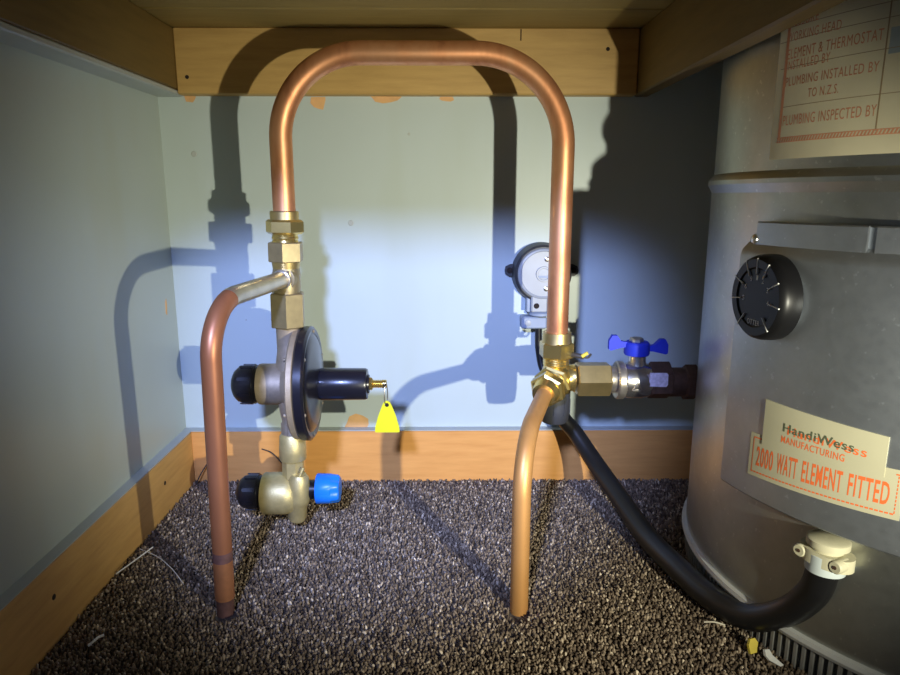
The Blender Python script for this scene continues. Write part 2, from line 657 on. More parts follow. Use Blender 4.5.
def arc_sweep(mb, prof, a0, a1, n):
    rs = [[cp(r, a0 + (a1 - a0) * k / n, z) for (r, z) in prof] for k in range(n + 1)]
    return mb.rings(rs)


tank = thing('hot_water_cylinder', (CX, CY, 0), 'galvanised steel hot water cylinder with two printed labels and a black thermostat knob', 'water heater')
ZBEAD = cyl(735, 182, RT)[1]
prof = [(0.036, RT - 0.004), (0.040, RT)]
prof += [(ZBEAD - 0.010, RT), (ZBEAD - 0.006, RT + 0.002), (ZBEAD - 0.002, RT + 0.0042), (ZBEAD + 0.002, RT + 0.0042), (ZBEAD + 0.006, RT + 0.002), (ZBEAD + 0.009, RT - 0.001), (ZBEAD + 0.013, RT - 0.0012)]
prof += [(0.590, RT - 0.0012), (0.600, RT - 0.006), (0.606, RT - 0.03), (0.610, 0.001)]
body = MB().lathe((CX, CY, 0), (0, 0, 1), prof, 128, ref=(1, 0, 0)).build('body', 'galvanised', tank, angle=25)

# base tray: white lip and slotted skirt
zl = 0.032
lip = [(RT - 0.006, zl), (RT + 0.003, zl - 0.001), (RT + 0.005, zl + 0.003), (RT + 0.004, zl + 0.007), (RT - 0.002, zl + 0.0085)]
mb = MB()
rs = [[cp(r, 2 * math.pi * k / 128, z) for (r, z) in lip] for k in range(128)]
rs.append(rs[0])
mb.rings(rs, caps=(False, False)).build('base_lip', 'lip_white', tank)
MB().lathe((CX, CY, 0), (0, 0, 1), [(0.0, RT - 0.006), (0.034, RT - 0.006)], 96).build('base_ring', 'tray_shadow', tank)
mb = MB()
for k in range(220):
    a_ = 2 * math.pi * k / 220
    da = 0.0075
    vs = [cp(r, a_ + s_ * da, z) for z in (0.001, zl) for (r, s_) in ((RT - 0.0065, -1), (RT - 0.0005, -0.7), (RT - 0.0005, 0.7), (RT - 0.0065, 1))]
    mb.rings([vs[:4], vs[4:]])
sk = mb.build('slotted_skirt', 'tray_metal', tank)
sk['kind'] = 'stuff'

# raised element cover
AL = cyl(731, 360, RC)[0]
AR = R(350)
ZCT = cyl(800, 252, RC)[1]
ZCB = cyl(735, 489, RC)[1]
cov_prof = [(RT - 0.002, ZCB), (RC - 0.0015, ZCB), (RC, ZCB + 0.0015), (RC, ZCT - 0.008), (RC - 0.002, ZCT - 0.002), (RC - 0.010, ZCT + 0.006), (RT - 0.002, ZCT + 0.006)]
cover = arc_sweep(MB(), cov_prof, AL, AR, 72).build('element_cover', 'galvanised_cover', tank, angle=30)
# folded strap along the top of the cover, in two lengths
a0 = cyl(757, 235, RT + 0.012)[0]
a1 = cyl(868, 235, RT + 0.012)[0]
a2 = cyl(877, 235, RT + 0.012)[0]
zs1 = cyl(815, 224, RT + 0.012)[1]
for (q0, q1, rr) in ((a0, a1, 0.0125), (a2, AR, 0.0125), (a1, a2, 0.0095)):
    sp_ = [(RT - 0.002, ZCT + 0.002), (RT + rr, ZCT + 0.002), (RT + rr, zs1 - 0.001), (RT + rr - 0.001, zs1), (RT - 0.002, zs1)]
    arc_sweep(MB(), sp_, q0, q1, 24).build('strap', 'galvanised_cover', cover)
an, z = cyl(755, 239, RT + 0.012)
nrm = Vector((math.cos(an), math.sin(an), 0))
MB().lathe(cp(RT + 0.006, an, z), nrm, [(0, 0.0045), (0.006, 0.0045), (0.0075, 0.0038), (0.0085, 0.002), (0.0087, 0.0002)], 16).build('screw', 'nickel', cover)

# thermostat knob
an, z = cyl(773, 297, RC)
n_ = Vector((math.cos(an), math.sin(an), 0))
tx = Vector((-math.sin(an), math.cos(an), 0))
if tx.dot(_r) < 0:
    tx = -tx
rk = Matrix.Rotation(R(-11), 3, 'Z')
n_ = rk @ n_
tx = rk @ tx
kc = cp(RC, an, z) - n_ * 0.001
KR = 0.0365
MB().lathe(kc - n_ * 0.004, n_, [(0, KR * 0.8), (0.0050, KR * 0.8), (0.0055, KR * 0.78)], 48).build('knob_seat', 'galvanised_cover', tank)
kn = MB().lathe(kc, n_, [(0, KR * 0.99), (0.005, KR), (0.012, KR * 0.985), (0.016, KR * 0.95), (0.0185, KR * 0.88), (0.0185, KR * 0.70), (0.0172, KR * 0.66), (0.0172, 0.0001)], 56).build('thermostat_knob', 'knob_black', tank)
kf = kc + n_ * 0.0186
mb = MB()
for k, deg in enumerate((-28, 0, 28, 62, 98, 140, 218, 262, 298)):
    t = R(deg)
    dr = tx * math.sin(t) + Vector((0, 0, 1)) * math.cos(t)
    pr = tx * math.cos(t) - Vector((0, 0, 1)) * math.sin(t)
    a_ = kf - n_ * 0.0015 + dr * KR * 0.54
    mb.prism([(-0.00035, 0), (0.00035, 0), (0.00045, KR * 0.36), (-0.00045, KR * 0.36)], a_, pr, dr, n_ * 0.0018)
mb.build('dial_ticks', 'dial_mark', kn, smooth=False)


def flat_text(s_, c, ux, uy, w, h, nv, name, mat, par):
    vs, fs = text2d(s_)
    mb = MB().add([Vector(c) + Vector(ux) * ((x - 0.5) * w) + Vector(uy) * ((y - 0.5) * h) + Vector(nv) for x, y in vs], fs)
    o = mb.build(name, mat, par, smooth=False)
    return o


UZ = Vector((0, 0, 1))
for dg, deg in zip('9123456', (-28, 0, 28, 62, 98, 262, 298)):
    t = R(deg)
    dr = tx * math.sin(t) + UZ * math.cos(t)
    flat_text(dg, kf - n_ * 0.0013 + dr * KR * 0.46, tx, UZ, 0.0026, 0.0042, n_ * 0.0002, 'dial_digit', 'dial_mark', kn)
flat_text('OTTER', kf - n_ * 0.0013 - UZ * KR * 0.58, tx, UZ, 0.017, 0.0045, n_ * 0.0002, 'dial_word', 'dial_mark', kn)

# printed labels, wrapped round the steel
DIRA = 1.0                                     # growing angle runs from left to right in the photo


def patch(name, mat, r, a0, a1, z0, z1, par, n=56, th=0.0005, dz=0.0, dz1=None):
    dz1 = dz if dz1 is None else dz1
    rs_ = []
    for k_ in range(n + 1):
        f_ = k_ / n
        rs_.append([cp(rr_, a0 + (a1 - a0) * f_, zz_ + sl_ * f_) for rr_, zz_, sl_ in ((r - 0.0006, z0, dz), (r + th, z0, dz), (r + th, z1, dz1), (r - 0.0006, z1, dz1))])
    return MB().rings(rs_).build(name, mat, par, angle=50)


def wrap_text(s_, r, a0, a1, z0, z1, name, mat, par, slope=0.0, bold=0.012):
    vs, fs = text2d(s_, bold)
    mb = MB().add([cp(r, a0 + (a1 - a0) * x, z0 + (z1 - z0) * y + slope * x) for x, y in vs], fs)
    return mb.build(name, mat, par, smooth=False)


# element label (lower)
la0, lz0 = cyl(748, 473, RC)
lz1 = lz0 + cyl(754, 431, RC)[1] - cyl(750.5, 473, RC)[1]
la1, zr_ = cyl(899, 521, RC)
LS = zr_ - lz0                                 # the label is stuck on a little askew
lab = patch('element_label', 'label_paper', RC, la0, la1, lz0, lz1, tank, dz=LS)
lab['label'] = 'cream element label with red lettering'
pa0, pz1 = cyl(767, 399, RC)
pa1, pzr = cyl(890, 437, RC)
rl = RC + 0.00060


def A(f):
    return la0 + (la1 - la0) * f


def Zl(f, a_=0.0):
    return lz0 + (lz1 - lz0) * f + LS * a_


pf = (pa0 - la0) / (la1 - la0)
pzb = Zl(0.80, pf)
pap = patch('paper_slip', 'label_paper', RC + 0.0005, pa0, pa1, pzb, pz1, tank, dz=LS * (pa1 - pa0) / (la1 - la0), dz1=pzr - pz1)
for (word, f0, f1) in (('2000', 0.065, 0.205), ('WATT', 0.235, 0.385), ('ELEMENT', 0.42, 0.675), ('FITTED', 0.71, 0.935)):
    wrap_text(word, rl, A(f0), A(f1), Zl(0.26, f0), Zl(0.72, f0), 'lettering', 'label_orange', lab, LS * (f1 - f0), 0.016)


def wrap_bar(mb, r, f0, f1, g0, g1, sl=0.0):
    n = max(2, int(abs(f1 - f0) / 0.008))
    vs, fs = [], []
    for k in range(n + 1):
        a_ = f0 + (f1 - f0) * k / n
        vs += [cp(r, a_, g0 + sl * k / n), cp(r, a_, g1 + sl * k / n)]
    for k in range(n):
        fs.append((2 * k, 2 * k + 2, 2 * k + 3, 2 * k + 1))
    mb.add(vs, fs)


mb = MB()
for k in range(36):
    f0 = 0.025 + 0.95 * k / 36
    f1 = 0.025 + 0.95 * (k + 0.72) / 36
    wrap_bar(mb, rl, A(f0), A(f1), Zl(0.09, f0), Zl(0.125, f0), LS * (f1 - f0))
for (f0, f1) in ((0.03, 0.10), (0.955, 0.98)):
    wrap_bar(mb, rl, A(f0), A(f1), Zl(0.89, f0), Zl(0.92, f0), LS * (f1 - f0))
wrap_bar(mb, rl, A(0.028), A(0.034), Zl(0.12, 0.03), Zl(0.90, 0.03))
for k in range(10):
    wrap_bar(mb, rl, A(0.968), A(0.974), Zl(0.12 + 0.78 * k / 10, 0.97), Zl(0.12 + 0.78 * (k + 0.7) / 10, 0.97))
mb.build('border', 'label_orange', lab, smooth=False)


def Pa(f):
    return pa0 + (pa1 - pa0) * f


hz = pz1 - pzb
PS = 0.5 * (pzr - pz1 + LS * (pa1 - pa0) / (la1 - la0))
rl2 = rl + 0.0005
for (word, f0, f1, g0, g1, mt, up) in (('HandiWess', 0.20, 0.78, 0.44, 0.62, 'label_ink', 0.0001), ('HandiWess', 0.24, 0.87, 0.40, 0.58, 'label_orange', 0.0), ('MANUFACTURING', 0.19, 0.72, 0.20, 0.35, 'label_orange', 0.0)):
    wrap_text(word, rl2 + up, Pa(f0), Pa(f1), pzb + hz * g0 + PS * f0, pzb + hz * g1 + PS * f0, 'lettering', mt, pap, PS * (f1 - f0))

# installation record label (upper)
RU = RT - 0.0012
ua0, uz0 = cyl(769.5, 160, RU)
ua1 = ua0 + 0.62
uz1 = uz0 + 0.165
upl = patch('record_label', 'label_paper_old', RU, ua0, ua1, uz0, uz1, tank)
upl['label'] = 'yellowed installation record label with faded red lettering'
ru = RU + 0.00060


def B(px, py):
    return cyl(px, py, RU)


def utext(s_, x0, x1, yb, yt):
    a_0, zz0 = B(x0, yb)
    a_1 = B(x1, yb)[0]
    wrap_text(s_, ru, a_0, a_1, zz0, B(x0, yt)[1], 'lettering', 'label_red_faded', upl, bold=0.0)


utext('PLUMBING INSPECTED BY', 783, 875, 126, 116)
utext('TO N.Z.S.', 808, 838, 97.5, 88.5)
utext('PLUMBING INSTALLED BY', 786, 877, 87, 78)
utext('INSTALLED BY', 787, 829, 71, 62)
utext('ELEMENT & THERMOSTAT', 788, 881, 60, 50)
utext('WORKING HEAD', 788, 840, 43, 34)
utext('PRESSURE', 788, 818, 29, 20)
mb = MB()
for (y_, x_) in ((143, 771),):
    zA = B(775, 143)[1]
    aA = B(777, 143)[0]
    nst = 60
    for k in range(nst):
        f0 = aA + (ua1 - aA) * k / nst
        f1 = aA + (ua1 - aA) * (k + 0.55) / nst
        vs = [cp(ru, f0, zA), cp(ru, f1, zA), cp(ru, f1 + 0.006, zA + 0.0036), cp(ru, f0 + 0.006, zA + 0.0036)]
        mb.add(vs, [(0, 1, 2, 3)])
    wrap_bar(mb, ru, aA, ua1, zA - 0.0004, zA + 0.0003)
    wrap_bar(mb, ru, aA, ua1, zA + 0.0033, zA + 0.0040)
wrap_bar(mb, ru, B(778, 140)[0], B(780.5, 140)[0], B(778, 141)[1], uz1 - 0.006)
mb.build('border', 'label_red_faded', upl, smooth=False)
mb = MB()
for py in (110, 72, 46, 33):
    zz = B(782, py - 2)[1]
    wrap_bar(mb, ru - 0.00003, B(781, py)[0], ua1, zz, zz + 0.0005)
aV = B(884, 60)[0]
wrap_bar(mb, ru - 0.00003, aV, aV + 0.004, B(884, 130)[1], uz1 - 0.004)
mb.build('ruled_lines', 'label_rule', upl, smooth=False)
mb = MB()
wrap_bar(mb, ru - 0.00005, B(889, 50)[0], B(899, 50)[0] + 0.1, B(889, 54)[1], B(889, 28)[1])
mb.build('stamp', 'label_blue_stamp', upl, smooth=False)

# ------------------------------------------------------------------ copper pipes
RL_ = 0.0128
RD_ = 0.0097
k0, k1, k2, k3 = at(284.5, 214, YL), at(283, 53, YL), at(564, 53, YL), at(557, 336, YL)
k1 = Vector((k0.x, YL, at(420, 53, YL).z))
k2 = Vector((k3.x, YL, at(420, 53, YL).z))
path = fillet([k0 - UZ * 0.004, k1, k2, k3 - UZ * 0.004], [0.092, 0.100], 22)
# densify the straight legs
loop = MB().tube(path, RL_, 28).build('copper_pipe', 'copper')
tag(loop, 'thick copper pipe bent into an upside-down U above the brass fittings', 'pipe')

teeL = at(286.5, 278, YL)
fL = at(225.5, 608, z=0.006)
fL.z = 0.0
leanL = at(210.5, 350, YD) - at(225.5, 608, z=0.006)
topL = fL + leanL * ((teeL.z - 0.002) / leanL.z)
pl = thing('copper_pipe', (fL.x, fL.y, 0), 'brown copper pipe curving from the left brass tee down into the carpet', 'pipe')
dirL = (topL - teeL).normalized()
pth = fillet([teeL + dirL * 0.014, topL, Vector((fL.x, fL.y, 0.0))], [0.052], 20)
# first stretch is tinned, then brown copper, bare band and tarnished foot
tin = [teeL + dirL * 0.014, pth[1], pth[2], pth[3], pth[4]]
MB().tube(tin, RD_ * 1.002, 24).build('tinned_end', 'tinned', pl)
zf1 = at(226, 563, YD).z
zf0 = at(226, 602, YD).z
def on_lean(z):
    return fL + leanL * (z / leanL.z)


mid = [p for p in pth[4:-1]] + [on_lean(zf1)]
MB().tube(mid, RD_, 24).build('pipe_run', 'copper_brown', pl)
MB().tube([on_lean(zf1 + 0.010), on_lean(zf1 - 0.0005)], RD_ * 1.012, 24).build('tarnish_band', 'copper_tarnish', pl)
MB().tube([on_lean(zf1), on_lean(zf0)], RD_, 24).build('bare_band', 'copper_bare', pl)
MB().lathe(fL, leanL, [(0, RD_ * 0.9), (zf0 - 0.004, RD_ * 0.9), (zf0 + 0.002, RD_)], 24).build('pipe_foot', 'copper_tarnish', pl)

teeR = at(557, 376, YL)
fR = at(519, 606, z=0.006)
fR.z = 0.0
topR = Vector((fR.x, fR.y, teeR.z - 0.020))
P1 = at(541, 399, YL - 0.052)
dR = (P1 - teeR).normalized()
pth = fillet([P1 - dR * 0.012, topR, Vector((fR.x, fR.y, -0.002))], [0.062], 20)
rp = MB().tube(pth, RD_ * 0.96, 24).build('copper_pipe', 'copper_orange')
tag(rp, 'orange copper pipe curving from the right brass tee down into the carpet', 'pipe')

# ------------------------------------------------------------------ left fittings
KP = (math.cos(PITCH) * YL + 0.02) / FPX       # metres per pixel near the left fittings


def LX(y):
    return 284.3 + (y - 214) * (295.2 - 284.3) / (517 - 214)


def LP(y):
    return at(LX(y), y, YL)


def seg(ya, yb):
    a_, b_ = LP(ya), LP(yb)
    return a_, (b_ - a_), (b_ - a_).length


px = 0.00109 * YL / 0.72                                   # one photo pixel at this depth


un = thing('compression_union', LP(268), 'brass compression union joining the copper loop to the left tee', 'fitting')
a_, d, L = seg(211, 221)
MB().lathe(a_, d, [(0, 13.2 * px), (0.001, 13.8 * px), (L, 13.8 * px)], 32).build('collar', 'brass', un)
a_, d, L = seg(219.5, 234)
MB().hexa(a_, d, L, 18.4 * px, R(30), (0, -1, 0.0), 0.14).build('hex_nut', 'brass_bright', un)
a_, d, L = seg(233, 243)
MB().lathe(a_, d, [(0, 13 * px), (L * .3, 12.2 * px), (L * .5, 13 * px), (L * .7, 12.2 * px), (L, 13 * px)], 28).build('thread', 'brass_bright', un)
a_, d, L = seg(242, 261.5)
MB().hexa(a_, d, L, 17.6 * px, R(-3), (0, -1, 0), 0.06).build('hex_nut', 'brass_grey', un)
a_, d, L = seg(261, 268)
MB().lathe(a_, d, [(0, 14 * px), (L, 13 * px)], 28).build('neck', 'brass', un)

te = thing('brass_tee', LP(292), 'grey-brass tee above the pressure valve with a solder-ringed side outlet', 'fitting')
a_, d, L = seg(267, 294)
MB().lathe(a_, d, [(0, 12.8 * px), (L * .25, 13.6 * px), (L * .75, 13.6 * px), (L, 12.8 * px)], 28).build('body', 'brass_grey', te)
MB().lathe(teeL - dirL * 0.002, dirL, [(0, 13 * px), (0.010, 13 * px), (0.014, 12.2 * px), (0.0145, 10 * px)], 28).build('side_outlet', 'brass_grey', te)
MB().lathe(teeL + dirL * 0.0143, dirL, [(0, RD_ + 0.0015), (0.0008, RD_ + 0.0020), (0.0020, RD_ + 0.0012)], 28).build('solder_ring', 'solder', te)
MB().lathe(teeL + Vector((0.002, -0.004, 0.001)), Vector((0.75, -0.65, 0.0)), [(0, 11 * px), (0.008, 10.5 * px), (0.0105, 8.2 * px), (0.0108, 0.0005)], 24).build('side_plug', 'nickel_aged', te)

# ------------------------------------------------------------------ pressure limiting valve
pv = thing('pressure_valve', LP(440), 'bronze pressure limiting valve with black diaphragm bonnet hanging below the left tee', 'valve')
a_, d, L = seg(292.5, 326.5)
MB().hexa(a_, d, L, 17.8 * px, R(-8), (0, -1, 0), 0.07).build('hex_nut', 'brass_grey', pv)
pc = LP(384)
a_, d, L = seg(325, 436)
vb = MB().lathe(a_, d, [(0, 13.5 * px), (0.004, 12.2 * px), (L * .22, 11.8 * px), (L * .36, 14 * px), (L * .62, 14 * px), (L * .8, 11 * px), (L * .86, 9.5 * px), (L * .88, 10.5 * px), (L, 10.5 * px)], 28)
EX = Vector((1, 0, 0))
cap_end = at(260, 384, YL)
flx = at(299, 383, YL)
Lb = flx.x - cap_end.x
vb.lathe(cap_end, EX, [(0, 20.5 * px), (0.002, 21 * px), (Lb * .45, 21 * px), (Lb * .62, 20 * px), (Lb * .8, 24 * px), (Lb, 30 * px)], 36)
# ribs that carry the flange
for sgn in (1, -1):
    vb.prism([(0, 0), (Lb * .35, 44 * px * sgn), (Lb * .55, 44 * px * sgn), (Lb * .6, 0)], cap_end + EX * Lb * 0.55 + Vector((0, -0.004, 0)), EX, UZ, (0, 0.008, 0))
vb.build('valve_body', 'cast_bronze', pv)
FR = 57 * px
fo = flx + EX * (-0.004)
fl_prof = [(0, FR * .86), (0.001, FR * .97), (0.003, FR), (0.0085, FR), (0.0095, FR * .98)]
flg = MB().lathe(fo, EX, fl_prof, 64).build('bronze_flange', 'cast_bronze', pv)
fb = fo + EX * 0.0093
bon = [(0, FR * .985), (0.002, FR * 1.02), (0.0105, FR * 1.02), (0.013, FR * .97), (0.0125, FR * .90), (0.0115, FR * .88), (0.0135, FR * .84), (0.015, FR * .78), (0.016, FR * .70), (0.0185, FR * .42), (0.021, FR * .26), (0.026, FR * .235)]
dome = MB().lathe(fb, EX, bon, 64).build('diaphragm_cover', 'black_enamel', pv, angle=28)
for k in range(6):
    t = R(20 + 60 * k)
    c = fb + Vector((0.0, math.cos(t) * FR * .93, math.sin(t) * FR * .93))
    MB().lathe(c - EX * 0.011, EX, [(0, 0.0022), (0.0243, 0.0022), (0.025, 0.0015)], 10).build('bolt', 'cast_bronze' if k % 2 else 'nickel_aged', dome)
bx = at(319, 384, YL)
be = at(367, 384, YL)
Lq = be.x - bx.x
MB().lathe(bx - EX * 0.012, EX, [(0, 11.5 * px), (0.006, 12 * px), (0.011, 14 * px), (0.014, 16.2 * px), (0.016, 16.6 * px), (Lq + 0.010, 16.2 * px), (Lq + 0.0125, 15.2 * px), (Lq + 0.0130, 10 * px), (Lq + 0.0150, 9.4 * px), (Lq + 0.0152, 4 * px)], 40).build('spring_housing', 'black_enamel', pv)
ns = bx + EX * (Lq + 0.002)
MB().hexa(ns, EX, 4.2 * px, 7.2 * px, R(10), ch=0.2).build('lock_nut', 'brass_bright', pv)
thr = [(4 * px + i * 0.9 * px, (4.4 if i % 2 else 3.6) * px) for i in range(12)]
thr += [(15.2 * px, 4.2 * px), (18 * px, 4.2 * px), (18.4 * px, 3.6 * px)]
ads = MB().lathe(ns, EX, thr, 18).build('adjusting_screw', 'brass_bright', pv)
hp = ns + EX * 16.8 * px
MB().lathe(hp + Vector((0, -4.9 * px, 0)), (0, 1, 0), [(0, 1.6 * px), (9.6 * px, 1.6 * px)], 12).build('sealing_hole', 'hole_dark', ads)


def black_cap(par, px_edge, py, r, Lc, Y=YL):
    e = at(px_edge, py, Y)
    W = Vector((-1, 0, 0))
    c = MB().lathe(e + EX * 0.001, W, [(0, r * .94), (0.006, r * .94), (0.0062, r), (Lc * .55, r), (Lc * .78, r * .90), (Lc * .92, r * .72), (Lc, r * .5), (Lc * 1.01, 0.0005)], 40).build('cap', 'black_plastic', par)
    for k in range(8):
        t = 2 * math.pi * (k + 0.35) / 8
        o = e + W * 0.007 + Vector((0, math.cos(t), math.sin(t))) * (r - 0.0004)
        rad = Vector((0, math.cos(t), math.sin(t)))
        tn = Vector((0, -math.sin(t), math.cos(t)))
        MB().prism([(0, -0.0022), (Lc * .42, -0.0022), (Lc * .47, 0), (Lc * .42, 0.0022), (0, 0.0022)], o, W, tn, rad * 0.0013).build('grip_rib', 'black_plastic', c)
    return c


black_cap(pv, 260.5, 384, 20 * px, 28 * px)
a_, d, L = seg(421, 434)
MB().hexa(a_, d, L, 11 * px, R(10), (0, -1, 0), 0.1).build('outlet_nut', 'cast_bronze', pv)

# sealing tag
tg_c = hp + Vector((0, -0.0035, 0))
tp = at(387, 398, YL - 0.0035)
bt = at(387.5, 432, YL - 0.0035)
tagr = thing('seal_tag', bt, 'bright yellow plastic tag hanging from the valve adjusting screw', 'tag')
hT = (tp - bt).length
poly = [(-11.8, 0), (11.6, 0), (12.6, 1), (12.2, 6), (9, 18), (4.8, 29), (3, 32.5), (0, 34), (-3, 32.5), (-4.8, 29), (-9, 18), (-12.4, 6), (-12.8, 1)]
poly = [(x * px, y * px) for x, y in poly]
MB().prism(poly, bt, EX, UZ, (0, -0.0014, 0)).build('tag_plate', 'yellow_plastic', tagr)
hole = bt + UZ * (29.6 * px)
MB().lathe(hole + Vector((0, -0.0016, 0)), (0, 1, 0), [(0, 2.1 * px), (0.002, 2.1 * px)], 14).build('tag_hole', 'hole_dark', tagr)
ring = []
rc = (hole + hp) * 0.5
hh = (hp - hole).length * 0.5 + 0.0012
for k in range(25):
    t = 2 * math.pi * k / 24
    ring.append(rc + Vector((math.sin(t) * 0.0016, math.sin(t) * 0.004 - 0.001, math.cos(t) * hh)))
MB().tube(ring, 0.0006, 8).build('wire_loop', 'nickel', tagr)

# ------------------------------------------------------------------ lower cold water valve
cv = thing('expansion_valve', LP(517), 'small brass valve with black cap and bright blue knob at the bottom', 'valve')
a_, d, L = seg(433, 459)
MB().lathe(a_, d, [(0, 11 * px), (L * .1, 13 * px), (L * .45, 13.6 * px), (L * .5, 13.9 * px), (L * .95, 13.9 * px), (L, 13 * px)], 32).build('union_collar', 'cast_brass', cv)
a_, d, L = seg(458, 476)
MB().lathe(a_, d, [(0, 11.6 * px), (L, 11.6 * px)], 8, R(22.5), (0, -1, 0)).build('inlet_neck', 'cast_brass', cv)
ce_ = at(264, 493, YL)
c2 = at(297, 493, YL)
Lb = c2.x - ce_.x
mb = MB().lathe(ce_, EX, [(0, 21 * px), (0.002, 22 * px), (Lb * .7, 22 * px), (Lb * .92, 20 * px), (Lb * 1.02, 16 * px)], 40)
mb.build('valve_body', 'cast_brass', cv)
# slanting barrel crossing the body, running down to the outlet
s0 = at(299.5, 474, YL - 0.010)
s1 = at(297, 519, YL - 0.004)
dd = s1 - s0
Ls = dd.length
MB().lathe(s0, dd, [(0, 7 * px), (Ls * .08, 10 * px), (Ls * .5, 12.5 * px), (Ls * .62, 11.5 * px), (Ls * .66, 10 * px), (Ls * .95, 9.6 * px), (Ls, 8.4 * px)], 28).build('slanting_barrel', 'cast_brass', cv)
r0 = at(303, 468, YL - 0.012)
r1 = at(287, 508, YL - 0.020)
MB().tube([r0, (r0 + r1) / 2 + Vector((0, -0.003, 0)), r1], 1.6 * px, 10).build('casting_seam', 'cast_brass', cv)
w0 = at(295, 490, YL)
MB().lathe(w0, EX, [(0, 15 * px), (7 * px, 12.5 * px), (11 * px, 11 * px)], 28).build('stem_boss', 'cast_brass', cv)
w1 = at(304.5, 489.5, YL)
MB().lathe(w1, EX, [(0, 10 * px), (2.2 * px, 10 * px), (2.4 * px, 8.8 * px), (4 * px, 8.8 * px), (4.2 * px, 10 * px), (13 * px, 10 * px)], 24).build('stem', 'black_plastic', cv)
# fluted blue knob
w2 = at(317, 488.5, YL)
rs = []
N = 72
for (t, rr, fl_) in ((0, 15.4, 0.0), (1, 16, 0.0), (17 , 15.6, 0.02), (18, 15.4, 0.10), (25, 14.6, 0.13), (27, 13, 0.13), (27.5, 9, 0.05)):
    ringp = []
    for i in range(N):
        th = 2 * math.pi * i / N
        q = rr * px * (1 - fl_ * (0.5 + 0.5 * math.cos(6 * th + 0.6)) ** 1.5)
        ringp.append(w2 + EX * t * 0.9 * px + Vector((0, math.cos(th) * q, math.sin(th) * q)))
    rs.append(ringp)
kb = MB().rings(rs).build('knob', 'blue_plastic', cv, angle=40)
black_cap(cv, 264, 491.5, 18.5 * px, 27.5 * px)

# ------------------------------------------------------------------ right tee
tr = thing('brass_tee', at(557, 398, YL), 'bright brass compression tee under the right leg of the copper loop', 'fitting')


def RP(y):
    return Vector((k3.x, YL, at(557, y, YL).z))


def rseg(ya, yb):
    a_, b_ = RP(ya), RP(yb)
    return a_, (b_ - a_), (b_ - a_).length


a_, d, L = rseg(332, 344)
MB().lathe(a_, d, [(0, 14.2 * px), (L * .6, 14.8 * px), (L, 15.5 * px)], 32).build('collar', 'brass', tr)
a_, d, L = rseg(341.5, 357)
MB().hexa(a_, d, L, 18 * px, R(-4), (0, -1, 0), 0.1).build('hex_nut', 'brass_bright', tr)
a_, d, L = rseg(356, 366)
MB().lathe(a_, d, [(0, 13.6 * px)] + [(L * (i + 1) / 8, (13.6 if i % 2 else 12.9) * px) for i in range(7)], 28).build('thread', 'brass_bright', tr)
tc = RP(378)
a_, d, L = rseg(364, 397)
MB().lathe(a_, d, [(0, 12 * px), (L * .12, 13.5 * px), (L * .5, 16.5 * px), (L * .85, 13.5 * px), (L, 9 * px)], 32).lathe(tc, EX, [(0, 15 * px), (12 * px, 14 * px), (17 * px, 13.5 * px), (19 * px, 14.5 * px)], 32).build('body', 'brass_bright', tr)
f0 = teeR + dR * 0.004
MB().lathe(f0, dR, [(0, 16 * px), (0.012, 16.5 * px)], 32).build('front_boss', 'brass_bright', tr)
MB().hexa(f0 + dR * 0.010, dR, 0.008, 19 * px, R(15), ch=0.12).build('hex_nut', 'brass_bright', tr)
MB().lathe(f0 + dR * 0.0175, dR, [(0, 14.5 * px)] + [(0.001 * (i + 1), (15.2 if i % 2 else 14.4) * px) for i in range(6)], 32).build('thread', 'brass_bright', tr)
MB().hexa(f0 + dR * 0.0235, dR, 0.014, 18 * px, R(5), ch=0.14).build('hex_nut', 'brass_bright', tr)
MB().lathe(f0 + dR * 0.037, dR, [(0, 14 * px), (0.007, 12.4 * px), (0.010, 11.6 * px), (0.010, RD_)], 32).build('ferrule_collar', 'brass_bright', tr)
a_, d, L = rseg(391, 421)
MB().lathe(a_, d, [(0, 15.6 * px), (L * .55, 15.4 * px), (L * .93, 14.2 * px), (L, 12.6 * px)], 40).build('drain_cap', 'conduit_grey', tr)
for t in (-50, -10, 30, 70):
    rd = Vector((math.sin(R(t)), -math.cos(R(t)), 0))
    MB().prism([(-0.0005, 0), (0.0005, 0), (0.0005, L * .5), (-0.0005, L * .5)], a_ + rd * 14.9 * px + d.normalized() * L * 0.2, Vector((math.cos(R(t)), math.sin(R(t)), 0)), d.normalized(), rd * 0.0014).build('cap_rib', 'conduit_grey', tr)
h0 = at(576, 379, YL)
h1 = at(609, 379, YL)
MB().hexa(h0, EX, h1.x - h0.x, 18.2 * px, R(27), ch=0.08).build('adaptor_nut', 'brass', tr)
MB().lathe(h1 - EX * 0.001, EX, [(0, 14 * px), (6 * px, 14 * px), (8 * px, 13 * px)], 28).build('nipple', 'nickel_aged', tr)

# ------------------------------------------------------------------ ball valve
b0 = at(615, 380, YL)
b1 = at(623, 380, YL)
b2 = at(648, 380, YL)
b3 = at(669, 380, YL)
bv = thing('ball_valve', at(636, 400, YL), 'nickel ball valve with a blue butterfly handle beside the water cylinder', 'valve')
MB().lathe(b0, EX, [(0, 18 * px), (1.5 * px, 19.4 * px), (7 * px, 19.4 * px), (8.5 * px, 18 * px)], 40).build('end_collar', 'nickel_aged', bv)
Lm = b2.x - b1.x
MB().lathe(b1, EX, [(0, 17.5 * px), (Lm * .25, 18.6 * px), (Lm * .7, 18.6 * px), (Lm * .95, 17.2 * px), (Lm, 16.8 * px)], 40).build('body', 'nickel', bv)
hx = MB().hexa(b2, EX, b3.x - b2.x, 19.5 * px, R(0), ch=0.08).build('hex_end', 'rusty_shaded', bv)
